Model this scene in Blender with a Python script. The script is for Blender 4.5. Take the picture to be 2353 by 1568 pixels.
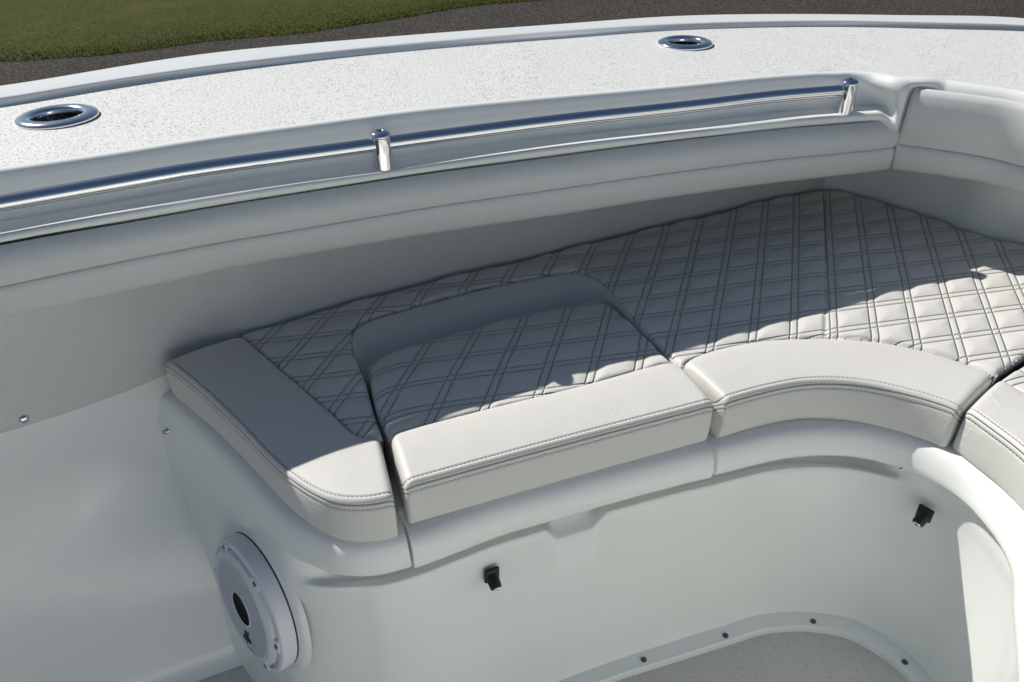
import bpy, bmesh, math, random
import numpy as np
from mathutils import Vector, Matrix
random.seed(3); rng = np.random.default_rng(5)
for o in list(bpy.data.objects): bpy.data.objects.remove(o)
SC = bpy.context.scene; COL = SC.collection

# ------------------------------------------------------------ camera, light
F_PX, PITCH, CAM_H = 1800.0, 34.5, 1.30
cd = bpy.data.cameras.new('camera'); cam = bpy.data.objects.new('camera', cd); COL.objects.link(cam)
cam.location = (0, 0, CAM_H); cam.rotation_euler = (math.radians(90-PITCH), 0, 0)
cd.sensor_width = 36; cd.lens = F_PX/2353*36; cd.clip_start = 0.02; cd.clip_end = 500
SC.camera = cam
SUN_AZ, SUN_EL = 149.5, 46.0
w = bpy.data.worlds.new('World'); SC.world = w; w.use_nodes = True
nt = w.node_tree; sky = nt.nodes.new('ShaderNodeTexSky'); sky.sky_type = 'NISHITA'; sky.sun_disc = False
sky.sun_elevation = math.radians(SUN_EL); sky.sun_rotation = math.radians(90-SUN_AZ)
sky.air_density = 1.0; sky.dust_density = 0.6; sky.ozone_density = 1.0
nt.links.new(sky.outputs[0], nt.nodes['Background'].inputs[0]); nt.nodes['Background'].inputs[1].default_value = 0.048
sl = bpy.data.lights.new('sun', 'SUN'); sl.energy = 4.1; sl.angle = math.radians(0.5); sl.color = (1, 0.95, 0.88)
so = bpy.data.objects.new('sun', sl); COL.objects.link(so)
sdir = Vector((math.cos(math.radians(SUN_EL))*math.cos(math.radians(SUN_AZ)), math.cos(math.radians(SUN_EL))*math.sin(math.radians(SUN_AZ)), math.sin(math.radians(SUN_EL))))
so.rotation_euler = sdir.to_track_quat('Z', 'Y').to_euler(); so.location = sdir*5
SC.view_settings.view_transform = 'Standard'; SC.view_settings.look = 'None'
SC.view_settings.exposure = 0.22; SC.view_settings.gamma = 1
SC.render.engine = 'CYCLES'; SC.cycles.max_bounces = 8; SC.cycles.diffuse_bounces = 5

# ------------------------------------------------------------ measuring helpers (real planes, metres)
_p = math.radians(PITCH)
_F = np.array([0, math.cos(_p), -math.sin(_p)]); _R = np.array([1., 0, 0]); _U = np.array([0, math.sin(_p), math.cos(_p)])
def ray(x, y): return _F*F_PX+_R*(x-1176.5)+_U*(784-y)
def P(x, y, z):
    d = ray(x, y); t = (z-CAM_H)/d[2]; return np.array([d[0]*t, d[1]*t, z])
def PL(pts, z): return np.array([P(a, b, z)[:2] for a, b in pts])
def proj(q): r = np.asarray(q)-[0, 0, CAM_H]; return 1176.5+F_PX*(r@_R)/(r@_F), 784-F_PX*(r@_U)/(r@_F)
SHEER = ((0, 1200, 2353), (.012, .0, -.026))      # the gunwale line falls a little along the boat
def dzp(px): return float(np.interp(px, *SHEER))
def PLg(pts, z): return np.array([P(a, b, z+dzp(a))[:2] for a, b in pts])
def hitplane(x, y, n, c):
    d = ray(x, y); o = np.array([0, 0, CAM_H]); t = (c-n@o)/(n@d); return o+d*t
def spline(pts, n=None, step=.004):
    pts = np.array(pts, float); m = len(pts)
    if m == 2: fine = np.linspace(pts[0], pts[1], 50)
    else:
        e = np.vstack([2*pts[0]-pts[1], pts, 2*pts[-1]-pts[-2]]); out = []
        for i in range(m-1):
            p0, p1, p2, p3 = e[i:i+4]
            t0 = 0; t1 = np.linalg.norm(p1-p0)**.5+t0+1e-9; t2 = t1+np.linalg.norm(p2-p1)**.5+1e-9; t3 = t2+np.linalg.norm(p3-p2)**.5+1e-9
            t = np.linspace(t1, t2, 24, endpoint=(i == m-2))[:, None]
            A1 = (t1-t)/(t1-t0)*p0+(t-t0)/(t1-t0)*p1; A2 = (t2-t)/(t2-t1)*p1+(t-t1)/(t2-t1)*p2; A3 = (t3-t)/(t3-t2)*p2+(t-t2)/(t3-t2)*p3
            B1 = (t2-t)/(t2-t0)*A1+(t-t0)/(t2-t0)*A2; B2 = (t3-t)/(t3-t1)*A2+(t-t1)/(t3-t1)*A3
            out.append((t2-t)/(t2-t1)*B1+(t-t1)/(t2-t1)*B2)
        fine = np.vstack(out)
    return resample(fine, n, step)
def alen(c): return np.concatenate([[0], np.cumsum(np.linalg.norm(np.diff(c, axis=0), axis=1))])
def resample(c, n=None, step=.004):
    s = alen(c)
    if n is None: n = max(2, int(s[-1]/step)+1)
    t = np.linspace(0, s[-1], n); return np.stack([np.interp(t, s, c[:, k]) for k in range(c.shape[1])], 1)
def smooth1(a, k):
    if k < 1: return a
    g = np.exp(-np.linspace(-2, 2, 2*k+1)**2); g /= g.sum()
    return np.convolve(np.pad(a, k, mode='edge'), g, 'valid')
def smoothc(c, k):
    r = np.stack([smooth1(c[:, i], k) for i in range(c.shape[1])], 1); r[0] = c[0]; r[-1] = c[-1]; return r
def normals_right(c):   # unit normal on the right-hand side of travel (inboard when travelling forward)
    t = np.gradient(c, axis=0); t /= np.linalg.norm(t, axis=1)[:, None]; return np.stack([t[:, 1], -t[:, 0]], 1)
def ss(a, b, x):
    t = np.clip((x-a)/(b-a), 0, 1); return t*t*(3-2*t)
def near_s(curve, q):   # index of the closest sample
    return int(np.argmin(((curve-np.array(q)[None])**2).sum(1)))

# ------------------------------------------------------------ materials
def nodes(name):
    m = bpy.data.materials.new(name); m.use_nodes = True; t = m.node_tree
    return m, t, t.nodes['Principled BSDF']
class NB:
    def __init__(s, t): s.t = t
    def n(s, ty, **k):
        o = s.t.nodes.new(ty)
        for a, b in k.items(): setattr(o, a, b)
        return o
    def l(s, a, b): s.t.links.new(a, b)
    def val(s, x, sock):
        if isinstance(x, (int, float)): sock.default_value = x
        else: s.l(x, sock)
    def m(s, op, a, b=0, c=0):
        o = s.n('ShaderNodeMath', operation=op); s.val(a, o.inputs[0]); s.val(b, o.inputs[1]); s.val(c, o.inputs[2]); return o.outputs[0]
    def noise(s, scale, detail=3, vec=None, rough=.5):
        o = s.n('ShaderNodeTexNoise'); o.inputs['Scale'].default_value = scale; o.inputs['Detail'].default_value = detail; o.inputs['Roughness'].default_value = rough
        s.l(vec if vec is not None else s.co, o.inputs['Vector']); return o.outputs['Fac']
    def setup(s): s.co = s.n('ShaderNodeTexCoord').outputs['Object']
    def mix(s, f, a, b):
        o = s.n('ShaderNodeMix', data_type='RGBA'); s.val(f, o.inputs[0])
        for x, i in ((a, 6), (b, 7)):
            if isinstance(x, tuple): o.inputs[i].default_value = (*x, 1)
            else: s.l(x, o.inputs[i])
        return o.outputs[2]
    def ramp(s, f, lo, hi):
        o = s.n('ShaderNodeMapRange', interpolation_type='SMOOTHSTEP'); s.l(f, o.inputs[0]); o.inputs[1].default_value = lo; o.inputs[2].default_value = hi; return o.outputs[0]
    def bump(s, h, dist, strength, nrm=None):
        o = s.n('ShaderNodeBump'); o.inputs['Distance'].default_value = dist; o.inputs['Strength'].default_value = strength; s.l(h, o.inputs['Height'])
        if nrm is not None: s.l(nrm, o.inputs['Normal'])
        return o.outputs[0]
def mat_gel(name, col, rough=.28, wav=.35, dirt=.06):
    m, t, b = nodes(name); k = NB(t); k.setup()
    d = k.ramp(k.noise(3.5, 5), .35, .75); sp = k.ramp(k.noise(150, 2), .775, .80)
    c = k.mix(k.m('MULTIPLY', d, dirt), col, (col[0]*.62, col[1]*.6, col[2]*.55))
    c = k.mix(k.m('MULTIPLY', sp, .35*dirt/.06), c, (.25, .22, .18)) if dirt > .05 else c
    k.l(c, b.inputs['Base Color']); b.inputs['Roughness'].default_value = rough
    b.inputs['Coat Weight'].default_value = .2; b.inputs['Coat Roughness'].default_value = .12
    k.l(k.bump(k.noise(9, 2), .004, wav), b.inputs['Normal'])
    return m
def mat_nonskid(name, col, dark=(.2, .2, .19), big=420, strength=.9):
    m, t, b = nodes(name); k = NB(t); k.setup()
    v = k.n('ShaderNodeTexVoronoi', feature='F1'); v.inputs['Scale'].default_value = big; k.l(k.co, v.inputs['Vector'])
    n1 = k.noise(big*.8, 3, rough=.6); n2 = k.noise(9, 3)
    pit = k.ramp(k.m('ADD', n1, k.m('MULTIPLY', n2, .06)), .60, .66)
    c = k.mix(k.m('MULTIPLY', pit, .42), col, dark)
    c = k.mix(k.m('MULTIPLY', k.ramp(n2, .45, .75), .03), c, (col[0]*.7, col[1]*.68, col[2]*.62))
    k.l(c, b.inputs['Base Color']); b.inputs['Roughness'].default_value = .55
    h = k.m('SUBTRACT', k.m('ADD', n1, k.m('MULTIPLY', v.outputs['Distance'], .6)), k.m('MULTIPLY', pit, .9))
    k.l(k.bump(h, .0012, strength*.75), b.inputs['Normal'])
    return m
VCOL = (.64, .64, .61)
def vinyl_base(k, b, h_extra=None, col=VCOL, mask=None, thread=(.10, .11, .13)):
    v = k.n('ShaderNodeTexVoronoi', feature='DISTANCE_TO_EDGE'); v.inputs['Scale'].default_value = 750; k.l(k.co, v.inputs['Vector'])
    d = k.ramp(k.noise(6, 5, rough=.6), .45, .8); smu = k.ramp(k.noise(38, 4, rough=.7), .66, .80)
    c = k.mix(k.m('MULTIPLY', d, .10), col, (.48, .46, .40)); c = k.mix(k.m('MULTIPLY', smu, .12), c, (.3, .3, .29))
    if mask is not None: c = k.mix(mask, c, thread)
    k.l(c, b.inputs['Base Color']); b.inputs['Roughness'].default_value = .46; b.inputs['Specular IOR Level'].default_value = .4
    n = k.bump(k.m('MINIMUM', v.outputs['Distance'], .25), .0004, .35)
    n = k.bump(k.noise(22, 3), .004, .3, n)
    mp = k.n('ShaderNodeMapping'); mp.inputs['Scale'].default_value = (1, .22, 1); mp.inputs['Rotation'].default_value = (0, 0, .5); k.l(k.co, mp.inputs[0])
    n = k.bump(k.m('MULTIPLY', k.ramp(k.noise(30, 4, mp.outputs[0], .6), .55, .75), k.ramp(k.noise(9, 2), .5, .7)), .003, .35, n)
    if h_extra is not None: n = k.bump(h_extra, .0022, .9, n)
    k.l(n, b.inputs['Normal'])
def mat_vinyl(name, col=VCOL):
    m, t, b = nodes(name); k = NB(t); k.setup(); vinyl_base(k, b, col=col); return m
def mat_border(name):
    # UV: u = metres along the edge, v = metres across it (0 at the edge, + down the face)
    m, t, b = nodes(name); k = NB(t); k.setup()
    uv = k.n('ShaderNodeUVMap'); s = k.n('ShaderNodeSeparateXYZ'); k.l(uv.outputs[0], s.inputs[0]); U, V = s.outputs[0], s.outputs[1]
    dash = k.m('LESS_THAN', k.m('FRACT', k.m('DIVIDE', U, .0062)), .62)
    def line(pos, wd): return k.m('LESS_THAN', k.m('ABSOLUTE', k.m('SUBTRACT', V, pos)), wd)
    st = k.m('MULTIPLY', k.m('ADD', line(-.0085, .00075), line(.0085, .00075)), dash)
    seam = line(0, .0006)
    mask = k.m('MINIMUM', k.m('ADD', k.m('MULTIPLY', st, .9), k.m('MULTIPLY', seam, .55)), 1)
    def groove(pos, wd): return k.m('MAXIMUM', k.m('SUBTRACT', 1, k.m('DIVIDE', k.m('ABSOLUTE', k.m('SUBTRACT', V, pos)), wd)), 0)
    g = k.m('ADD', k.m('MULTIPLY', k.m('ADD', groove(-.0085, .003), groove(.0085, .003)), .6), groove(0, .0022))
    vinyl_base(k, b, k.m('SUBTRACT', 0, g), mask=mask)
    return m
QU, QV, QH = .0675, .0620, .0062
def mat_quilt(name, pu, pv):
    m, t, b = nodes(name); k = NB(t); k.setup()
    uv = k.n('ShaderNodeUVMap'); s = k.n('ShaderNodeSeparateXYZ'); k.l(uv.outputs[0], s.inputs[0]); U, V = s.outputs[0], s.outputs[1]
    def fam(C, per, along):
        d = k.m('MULTIPLY', k.m('ABSOLUTE', k.m('SUBTRACT', k.m('FRACT', k.m('ADD', k.m('DIVIDE', C, per), .5)), .5)), per)
        dl = k.m('ABSOLUTE', k.m('SUBTRACT', d, QH))
        dash = k.m('LESS_THAN', k.m('FRACT', k.m('DIVIDE', along, .0052)), .68)
        st = k.m('MULTIPLY', k.m('LESS_THAN', dl, .0007), dash)
        gr = k.m('MAXIMUM', k.m('SUBTRACT', 1, k.m('DIVIDE', dl, .0024)), 0)
        return st, gr
    a, ga = fam(U, pu, V); c, gc = fam(V, pv, U)
    vinyl_base(k, b, k.m('SUBTRACT', 0, k.m('MAXIMUM', ga, gc)), mask=k.m('MULTIPLY', k.m('MAXIMUM', a, c), .9), thread=(.07, .075, .09))
    return m
def mat_simple(name, col, rough=.4, metal=0, bump=0, scale=200, coat=0):
    m, t, b = nodes(name); k = NB(t); k.setup()
    n = k.noise(scale*.2, 4); c = k.mix(k.m('MULTIPLY', n, .25), col, tuple(x*.75 for x in col)); k.l(c, b.inputs['Base Color'])
    k.l(k.m('ADD', rough, k.m('MULTIPLY', k.noise(60, 4), rough*.3)), b.inputs['Roughness']); b.inputs['Metallic'].default_value = metal; b.inputs['Coat Weight'].default_value = coat
    if bump: k.l(k.bump(k.noise(scale, 3), .001, bump), b.inputs['Normal'])
    return m
M_GEL = mat_gel('gelcoat_white', (.84, .865, .845), rough=.24, wav=.12)
M_DECKGEL = mat_gel('gelcoat_deck', (.78, .81, .81), rough=.3, dirt=.04)
M_NONSKID = mat_nonskid('nonskid_deck', (.72, .74, .73), big=290)
M_SOLE = mat_nonskid('nonskid_sole', (.56, .565, .53), dark=(.2, .2, .17), big=300, strength=.6)
M_VINYL = mat_vinyl('vinyl_plain'); M_BOLST = mat_vinyl('vinyl_bolster', (.66, .675, .66)); M_BORDER = mat_border('vinyl_border')
M_STEEL = mat_simple('polished_steel', (.82, .83, .85), .05, 1, scale=40)
M_CHROME = mat_simple('satin_chrome', (.86, .87, .88), .13, 1, scale=40)
M_STEELB = mat_simple('brushed_steel', (.6, .6, .6), .22, 1)
M_BLACK = mat_simple('black_plastic', (.006, .006, .007), .42, 0, .2)
M_DARK = mat_simple('dark_socket', (.02, .02, .022), .25, 0)
M_SPK = mat_simple('speaker_plastic', (.73, .75, .80), .32, 0)
M_SCREW = mat_simple('dark_screw', (.10, .11, .11), .35, .6)
M_RUBBER = mat_simple('dark_gasket', (.02, .025, .035), .6)
def mat_mesh():
    m, t, b = nodes('woven_mesh'); k = NB(t); k.setup()
    uv = k.n('ShaderNodeUVMap'); s = k.n('ShaderNodeSeparateXYZ'); k.l(uv.outputs[0], s.inputs[0]); U, V = s.outputs[0], s.outputs[1]
    f = math.tau/.0030
    h = k.m('MULTIPLY', k.m('ADD', k.m('SINE', k.m('MULTIPLY', U, f)), 1), k.m('ADD', k.m('SINE', k.m('ADD', k.m('MULTIPLY', V, f), k.m('MULTIPLY', k.m('FLOOR', k.m('DIVIDE', U, .003)), math.pi))), 1))
    h = k.m('MULTIPLY', h, .25)
    c = k.mix(h, (.60, .61, .60), (.86, .87, .86)); c = k.mix(k.m('MULTIPLY', k.ramp(k.noise(5, 4), .5, .75), .18), c, (.33, .31, .28))
    k.l(c, b.inputs['Base Color']); b.inputs['Roughness'].default_value = .6
    k.l(k.bump(h, .0008, .6), b.inputs['Normal']); return m
M_MESH = mat_mesh()
def mat_ground(name, c1, c2, c3, sc, rough=.95):
    m, t, b = nodes(name); k = NB(t); k.setup()
    a = k.noise(sc, 6, rough=.75); c = k.noise(1.3, 4, rough=.6); v = k.n('ShaderNodeTexVoronoi'); v.inputs['Scale'].default_value = sc*1.2; k.l(k.co, v.inputs['Vector'])
    col = k.mix(k.ramp(a, .35, .7), c1, c2); col = k.mix(k.m('MULTIPLY', k.ramp(c, .45, .7), .5), col, c3)
    col = k.mix(k.m('MULTIPLY', k.ramp(v.outputs['Distance'], .4, .9), .35), col, tuple(x*2.1 for x in c2))
    k.l(col, b.inputs['Base Color']); b.inputs['Roughness'].default_value = rough; b.inputs['Specular IOR Level'].default_value = .15
    k.l(k.bump(a, .02, .9), b.inputs['Normal']); return m

# ------------------------------------------------------------ mesh helpers
def mk(name, V, Fs, mat, parent=None, uv=None, smooth=True, mats=None, fmat=None):
    me = bpy.data.meshes.new(name); V = np.asarray(V, float)
    me.from_pydata([tuple(v) for v in V], [], [tuple(int(i) for i in f) for f in Fs]); 
    if uv is not None:
        L = me.uv_layers.new(name='UVMap'); idx = np.empty(len(me.loops), int); me.loops.foreach_get('vertex_index', idx)
        L.data.foreach_set('uv', np.asarray(uv, float)[idx].ravel())
    me.materials.append(mat)
    if mats: [me.materials.append(x) for x in mats]
    if fmat is not None: me.polygons.foreach_set('material_index', fmat)
    if smooth: me.polygons.foreach_set('use_smooth', [True]*len(me.polygons))
    me.update(); o = bpy.data.objects.new(name, me); COL.objects.link(o)
    if parent: o.parent = parent; o.matrix_parent_inverse = parent.matrix_world.inverted()
    return o
def cap_sharp(o, ang=50):
    bpy.context.view_layer.update(); bm = bmesh.new(); bm.from_mesh(o.data); bmesh.ops.remove_doubles(bm, verts=bm.verts, dist=1e-6)
    bmesh.ops.recalc_face_normals(bm, faces=bm.faces)
    for e in bm.edges:
        if len(e.link_faces) == 2 and e.calc_face_angle(0) > math.radians(ang): e.smooth = False
    bm.to_mesh(o.data); bm.free()
def grid(G, closed=False, caps=False, off=0):
    n, m = G.shape[:2]; Fs = []
    for i in range(n-1):
        for j in range(m if closed else m-1):
            a, b = i*m+j, i*m+(j+1) % m; Fs.append((off+a, off+b, off+b+m, off+a+m))
    if caps: Fs += [tuple(off+j for j in range(m))[::-1], tuple(off+(n-1)*m+j for j in range(m))]
    return G.reshape(-1, 3), Fs
CLP = np.array([.69, .91]); CLD = np.array([math.cos(math.radians(40)), math.sin(math.radians(40))]); CLN = np.array([-CLD[1], CLD[0]])
def mir(V):   # mirror across the boat's centreline
    V = np.array(V, float); d = (V[..., :2]-CLP)@CLN; V[..., :2] -= 2*d[..., None]*CLN; return V
def join(parts):
    V = []; Fs = []; o = 0
    for v, f in parts: V.append(np.asarray(v).reshape(-1, 3)); Fs += [tuple(i+o for i in q) for q in f]; o += len(V[-1])
    return np.vstack(V), Fs
def both(v, f): return join([(v, f), (mir(v), [q[::-1] for q in f])])
def lathe(prof, seg=48, sx=1, sy=1):
    G = np.array([[(r*math.cos(a)*sx, r*math.sin(a)*sy, z) for a in np.linspace(0, math.tau, seg, endpoint=False)] for r, z in prof])
    return grid(G, closed=True)
def place(v, M): v = np.asarray(v); return (np.asarray(M)[:3, :3]@v.T).T+np.asarray(M)[:3, 3]
def frame(origin, zax, xax):
    z = np.array(zax, float); z /= np.linalg.norm(z); x = np.array(xax, float); x -= z*(x@z); x /= np.linalg.norm(x); y = np.cross(z, x)
    M = np.eye(4); M[:3, 0] = x; M[:3, 1] = y; M[:3, 2] = z; M[:3, 3] = origin; return M
def tube(c, r, seg=20, caps=True):
    c = np.asarray(c, float); t = np.gradient(c, axis=0); t /= np.linalg.norm(t, axis=1)[:, None]; up = np.array([0, 0, 1.])
    G = []
    for p, d in zip(c, t):
        a = np.cross(d, up); a /= np.linalg.norm(a); b = np.cross(a, d); G.append([p+r*(a*math.cos(q)+b*math.sin(q)) for q in np.linspace(0, math.tau, seg, endpoint=False)])
    return grid(np.array(G), closed=True, caps=caps)
def box(sx, sy, sz, bev=0.0, seg=3):
    bm = bmesh.new(); bmesh.ops.create_cube(bm, size=1); bmesh.ops.scale(bm, vec=(sx, sy, sz), verts=bm.verts)
    if bev: bmesh.ops.bevel(bm, geom=bm.edges, offset=bev, segments=seg, affect='EDGES', profile=.5)
    v = np.array([x.co[:] for x in bm.verts]); bm.verts.index_update(); f = [tuple(x.index for x in q.verts) for q in bm.faces]; bm.free(); return v, f
def empty(name, loc):
    o = bpy.data.objects.new(name, None); o.location = loc; COL.objects.link(o); o.empty_display_size = .05; bpy.context.view_layer.update(); return o
def tag(o, label=None, cat=None, group=None, kind=None):
    for k, v in (('label', label), ('category', cat), ('group', group), ('kind', kind)):
        if v: o[k] = v
    return o

# ------------------------------------------------------------ the gunwale lines
ZG = .89; ZT = .9032; ZL = .822
D_px = [(0,387),(241,354),(482,315.5),(775,275.8),(948,253),(1223,225.6),(1580,194.6),(1755,176),(1900,166)]
D2_px = [(2134,177.4),(2238,193),(2353,211)]
d1 = PLg(D_px, ZG); d2 = PLg(D2_px, ZG)
cl = smoothc(spline(np.vstack([[(-2.1,.02),(-1.35,.62)], d1]), step=.004), 25)
_e = d2[-1]; _tip = _e-CLN*((_e-CLP)@CLN); cr = smoothc(spline(np.vstack([d2, _e*.5+_tip*.5+CLD*.004, _tip]), step=.004), 12); print('tip', d2, _tip)
tl = cl[-1]-cl[-30]; tl /= np.linalg.norm(tl); TLAST = tl.copy(); tr = cr[25]-cr[0]; tr /= np.linalg.norm(tr)
_m = np.linalg.solve(np.array([tl, -tr]).T, cr[0]-cl[-1]); CORNER = cl[-1]+tl*_m[0]; print('corner', CORNER, _m)
n1_ = max(3, int(_m[0]/.004)); n2_ = max(3, int(abs(_m[1])/.004))
DL = np.vstack([cl[:-1], cl[-1]+np.outer(np.linspace(0, 1, n1_), CORNER-cl[-1])]); DR = np.vstack([CORNER+np.outer(np.linspace(0, 1, n2_), cr[0]-CORNER), cr[1:]])
IC = len(DL); D = np.vstack([DL, DR+0.0]); D[IC] = D[IC-1]
def _nt(c, t0=None, e=None):
    t = np.gradient(c, axis=0); t /= np.linalg.norm(t, axis=1)[:, None]; return t
TL, TR = _nt(DL), _nt(DR); TD = np.vstack([TL, TR]); TD[IC-8:IC] = tl; TD[IC:IC+8] = tr
ND = np.stack([TD[:, 1], -TD[:, 0]], 1); SD = np.concatenate([alen(DL), alen(DL)[-1]+1e-4+alen(DR)])
th = math.tan(.5*math.acos(float(np.clip(tl@tr, -1, 1)))); print('half turn', math.degrees(math.atan(th)))
WM = np.zeros(len(D))
DZ = smooth1(np.array([dzp(np.clip(proj((*q, ZG))[0], 0, 2353) if q[1] > .9 and q[0] > -1.2 else (0 if q[0] < 0 else 2353)) for q in D]), 60)
def offs(pts, z, extra=None, k=30, side='L'):
    c = PLg(pts, z)
    if extra is not None: c = np.vstack([c, extra])
    c = spline(c, step=.003); out = np.full(len(D), np.nan)
    for i in range(len(D)):
        r = c-D[i]; T = np.array([-ND[i][1], ND[i][0]]); a = r@T; sgn = np.where(np.sign(a[:-1]) != np.sign(a[1:]))[0]
        if len(sgn):
            v = [(r[j]+(r[j+1]-r[j])*(a[j]/(a[j]-a[j+1])))@ND[i] for j in sgn]; v = min(v, key=abs)
            if abs(v) < 1: out[i] = v
    ok = ~np.isnan(out); ii = np.arange(len(D)); ok &= (ii < IC-4) if side == 'L' else (ii > IC+4)
    out = np.interp(SD, SD[ok], out[ok]); return smooth1(out, k)
A_px = [(0,195.3),(237.7,156.7),(482,119.9),(790,91.3),(1051,70.6),(1292,53.4),(1560,35),(1817.5,31),(2065.6,33.8),(2353,40.6)]
B_px = [(0,224),(241,186),(482,151.6),(790,114.5),(1051,90.3),(1292,71.3),(1560,55),(1893,47.5),(2134.5,51.7),(2353,57.9)]
C_px = [(0,246),(241,203),(482,169),(790,133),(1051,108.5),(1292,90),(1560,71),(1893,62),(2134.5,63),(2353,67.9)]
_t = (CLP+CLD*t for t in (1.16, 1.05))
AC = smoothc(spline(np.vstack([[(-2.3,.45),(-1.5,1.02)], PLg(A_px, ZT), [(1.36,1.86),(1.53,1.77),CLP+CLD*1.15]]), step=.006), 26); NA = normals_right(AC); SA = alen(AC)
AZ = smooth1(np.array([dzp(np.clip(proj((*q, ZG))[0], 0, 2353) if q[1] > 1.1 and q[0] > -1.3 else (0 if q[0] < 0 else 2353)) for q in AC]), 60)
def offA(pts, z):
    c = spline(PLg(pts, z), step=.003); out = np.full(len(AC), np.nan)
    for i in range(len(AC)):
        r = c-AC[i]; a = r@np.array([-NA[i][1], NA[i][0]]); sg = np.where(np.sign(a[:-1]) != np.sign(a[1:]))[0]
        if len(sg): out[i] = min([(r[j]+(r[j+1]-r[j])*(a[j]/(a[j]-a[j+1])))@NA[i] for j in sg], key=abs)
    ok = ~np.isnan(out); return smooth1(np.interp(SA, SA[ok], out[ok]), 25)
oB = offA(B_px, ZT); oC = offA(C_px, ZG); print('toe', [(round(float(oB[i]), 3), round(float(oC[i]), 3)) for i in range(150, len(AC), 50)])
F_px = [(0,538),(172,504.7),(344.5,473.7),(516.7,446),(689,420),(790,405.8),(1051,368.6),(1292,334),(1560,304),(1755.5,280.8),(1927.8,263.5),(2010,258)]
G_px = [(0,555),(268.7,511.6),(516.7,472),(790,426.5),(1051,387.6),(1292,356.5),(1560,321),(1755.5,303),(1927.8,284),(2048,275.6)]
J_px = [(0,661),(206.7,615),(413.4,573.8),(585.6,546.3),(790,510),(1051,467.8),(1292,433.4),(1560,394.5),(1790,367),(1996.6,346),(2076,337.6)]
K_px = [(0,735.8),(241,684),(482,630.7),(790,573),(982,542),(1292,496),(1560,452),(1755.5,427),(1962,401),(2052,394.5)]
H_px = [(0,568),(138,541),(268.7,520),(516.7,477),(804,430.6),(1051,394.5),(1292,362.4),(1580,323.8),(1900,290),(2048,280)]
def zsolve(px, z0, target, side='L'):     # height at which the measured line lies at the given distance inboard of the deck edge
    a, b = offs(px, z0-.02, side=side), offs(px, z0+.02, side=side); return smooth1(np.clip(z0-.02+.04*(target-a)/(b-a), z0-.02, z0+.02), 40)
oF = np.full(len(D), .060); oG = oF-.004; oH = oF+.0065; oJ = oF+.013; oK = oF+.002
zF = zsolve(F_px, ZL, .060); zG = zsolve(G_px, .80, .056); zH = zsolve(H_px, .80, .0665); zJ = zsolve(J_px, .745, .073); zK = zsolve(K_px, .69, .062)
print('Z', [(k, [round(float(v[i]), 3) for i in (300, 400, 500, 600, 700, 800)]) for k, v in (('F', zF), ('G', zG), ('H', zH), ('J', zJ), ('K', zK))])

def row(o, z, sl=slice(None)):
    o = np.broadcast_to(np.asarray(o, float), (len(D),)); q = D+ND*o[:, None]+TD*(WM*th*o)[:, None]; zz = np.broadcast_to(np.asarray(z, float), (len(D),))+DZ; return np.column_stack([q, zz])[sl]
def LZ(i, j, t): return i*(1-t)+j*t
def rows(L, sl=slice(None)): return np.stack([row(o, z, sl) for o, z in L], 1)
def s_at(px, py, z): return near_s(D, P(px, py, z)[:2])
i_end = s_at(2062, 178, ZG); s_p = SD[i_end]
print('pillar', D[i_end], 'stanR', D[s_at(1955,190,.882)])

# ============================================================ boat
boat = tag(empty('boat', (0, 0, -.05)), 'white fibreglass boat bow interior with gunwale, seat base and stainless grab rail', 'boat')
# toe rail and outer hull side
Ltoe = [(-.10+.0, -1.02), (.04, -.6), (.0, .3), (-.004, .84), (-.004, .885), (-.002, .896), (.004, ZT-.0005), (.010, ZT), (oB*.5+.004, ZT+.001), (oB-.005, ZT+.0002), (oB-.001, ZT-.0006), (oB+.0012, ZT-.0028), (oB*.5+oC*.5, ZT-.0065), (oC-.0004, ZG+.0030), (oC, ZG+.0006), (oC+.006, ZG)]
Gt_ = np.stack([np.column_stack([AC+NA*np.broadcast_to(o, (len(AC),))[:, None], np.full(len(AC), z)+AZ]) for o, z in Ltoe], 1)
v, f = grid(Gt_); v, f = both(v, f); mk('toe_rail', v, f, M_DECKGEL, boat)
# coaming: rail pocket, pillar, cushion pocket
pF = oF+.0; NLc = ND[IC-20]; NRc = ND[IC+20]; JA = IC-33; JB = 32
def uo(u, o): return CORNER+TLAST*u+NLc*o
C0 = [(-.085,.0),(-.055,.002),(-.020,.016),(.001,.034),(.013,.055),(.033,.068),(.064,.079)]
def cpath(oL, zL, ctrl, oR, zR, zP):
    oL = np.broadcast_to(np.asarray(oL, float), (len(D),)); zL = np.broadcast_to(np.asarray(zL, float), (len(D),))
    Lp = np.column_stack([D+ND*oL[:, None], zL+DZ])[:JA]
    Rp = np.column_stack([DR+ND[IC:]*oR, np.full(len(DR), zR)+DZ[IC:]])[JB:]
    zl, zd, m_ = float(zL[JA-1]), float(DZ[IC]), len(ctrl); c = []
    for i, (u, o) in enumerate(ctrl):
        t = float(ss(.8, 3.2, np.array(float(i)))); c.append([*uo(u, o), zl*(1-t)+zP*t+zd])
    c = spline(np.vstack([Lp[-12:-11], Lp[-1:], c, Rp[:1], Rp[8:9]]), step=.001)
    a_ = int(np.argmin(((c-Lp[-1])**2).sum(1))); b_ = int(np.argmin(((c-Rp[0])**2).sum(1)))
    return np.vstack([Lp[:-1], resample(c[a_:b_+1], 90), Rp[1:]])
def shift(c, d):   # move control points inboard by per-point distances
    c = np.array(c); t = np.gradient(c, axis=0); t /= np.linalg.norm(t, axis=1)[:, None]; n = np.stack([-t[:, 1], t[:, 0]], 1)
    return (c+n*np.broadcast_to(np.asarray(d, float), (len(c),))[:, None]).tolist()
tail = [(.016,.087),(.027,.080),(.042,.078)]
def G_(*p): return list(p)+tail
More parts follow.
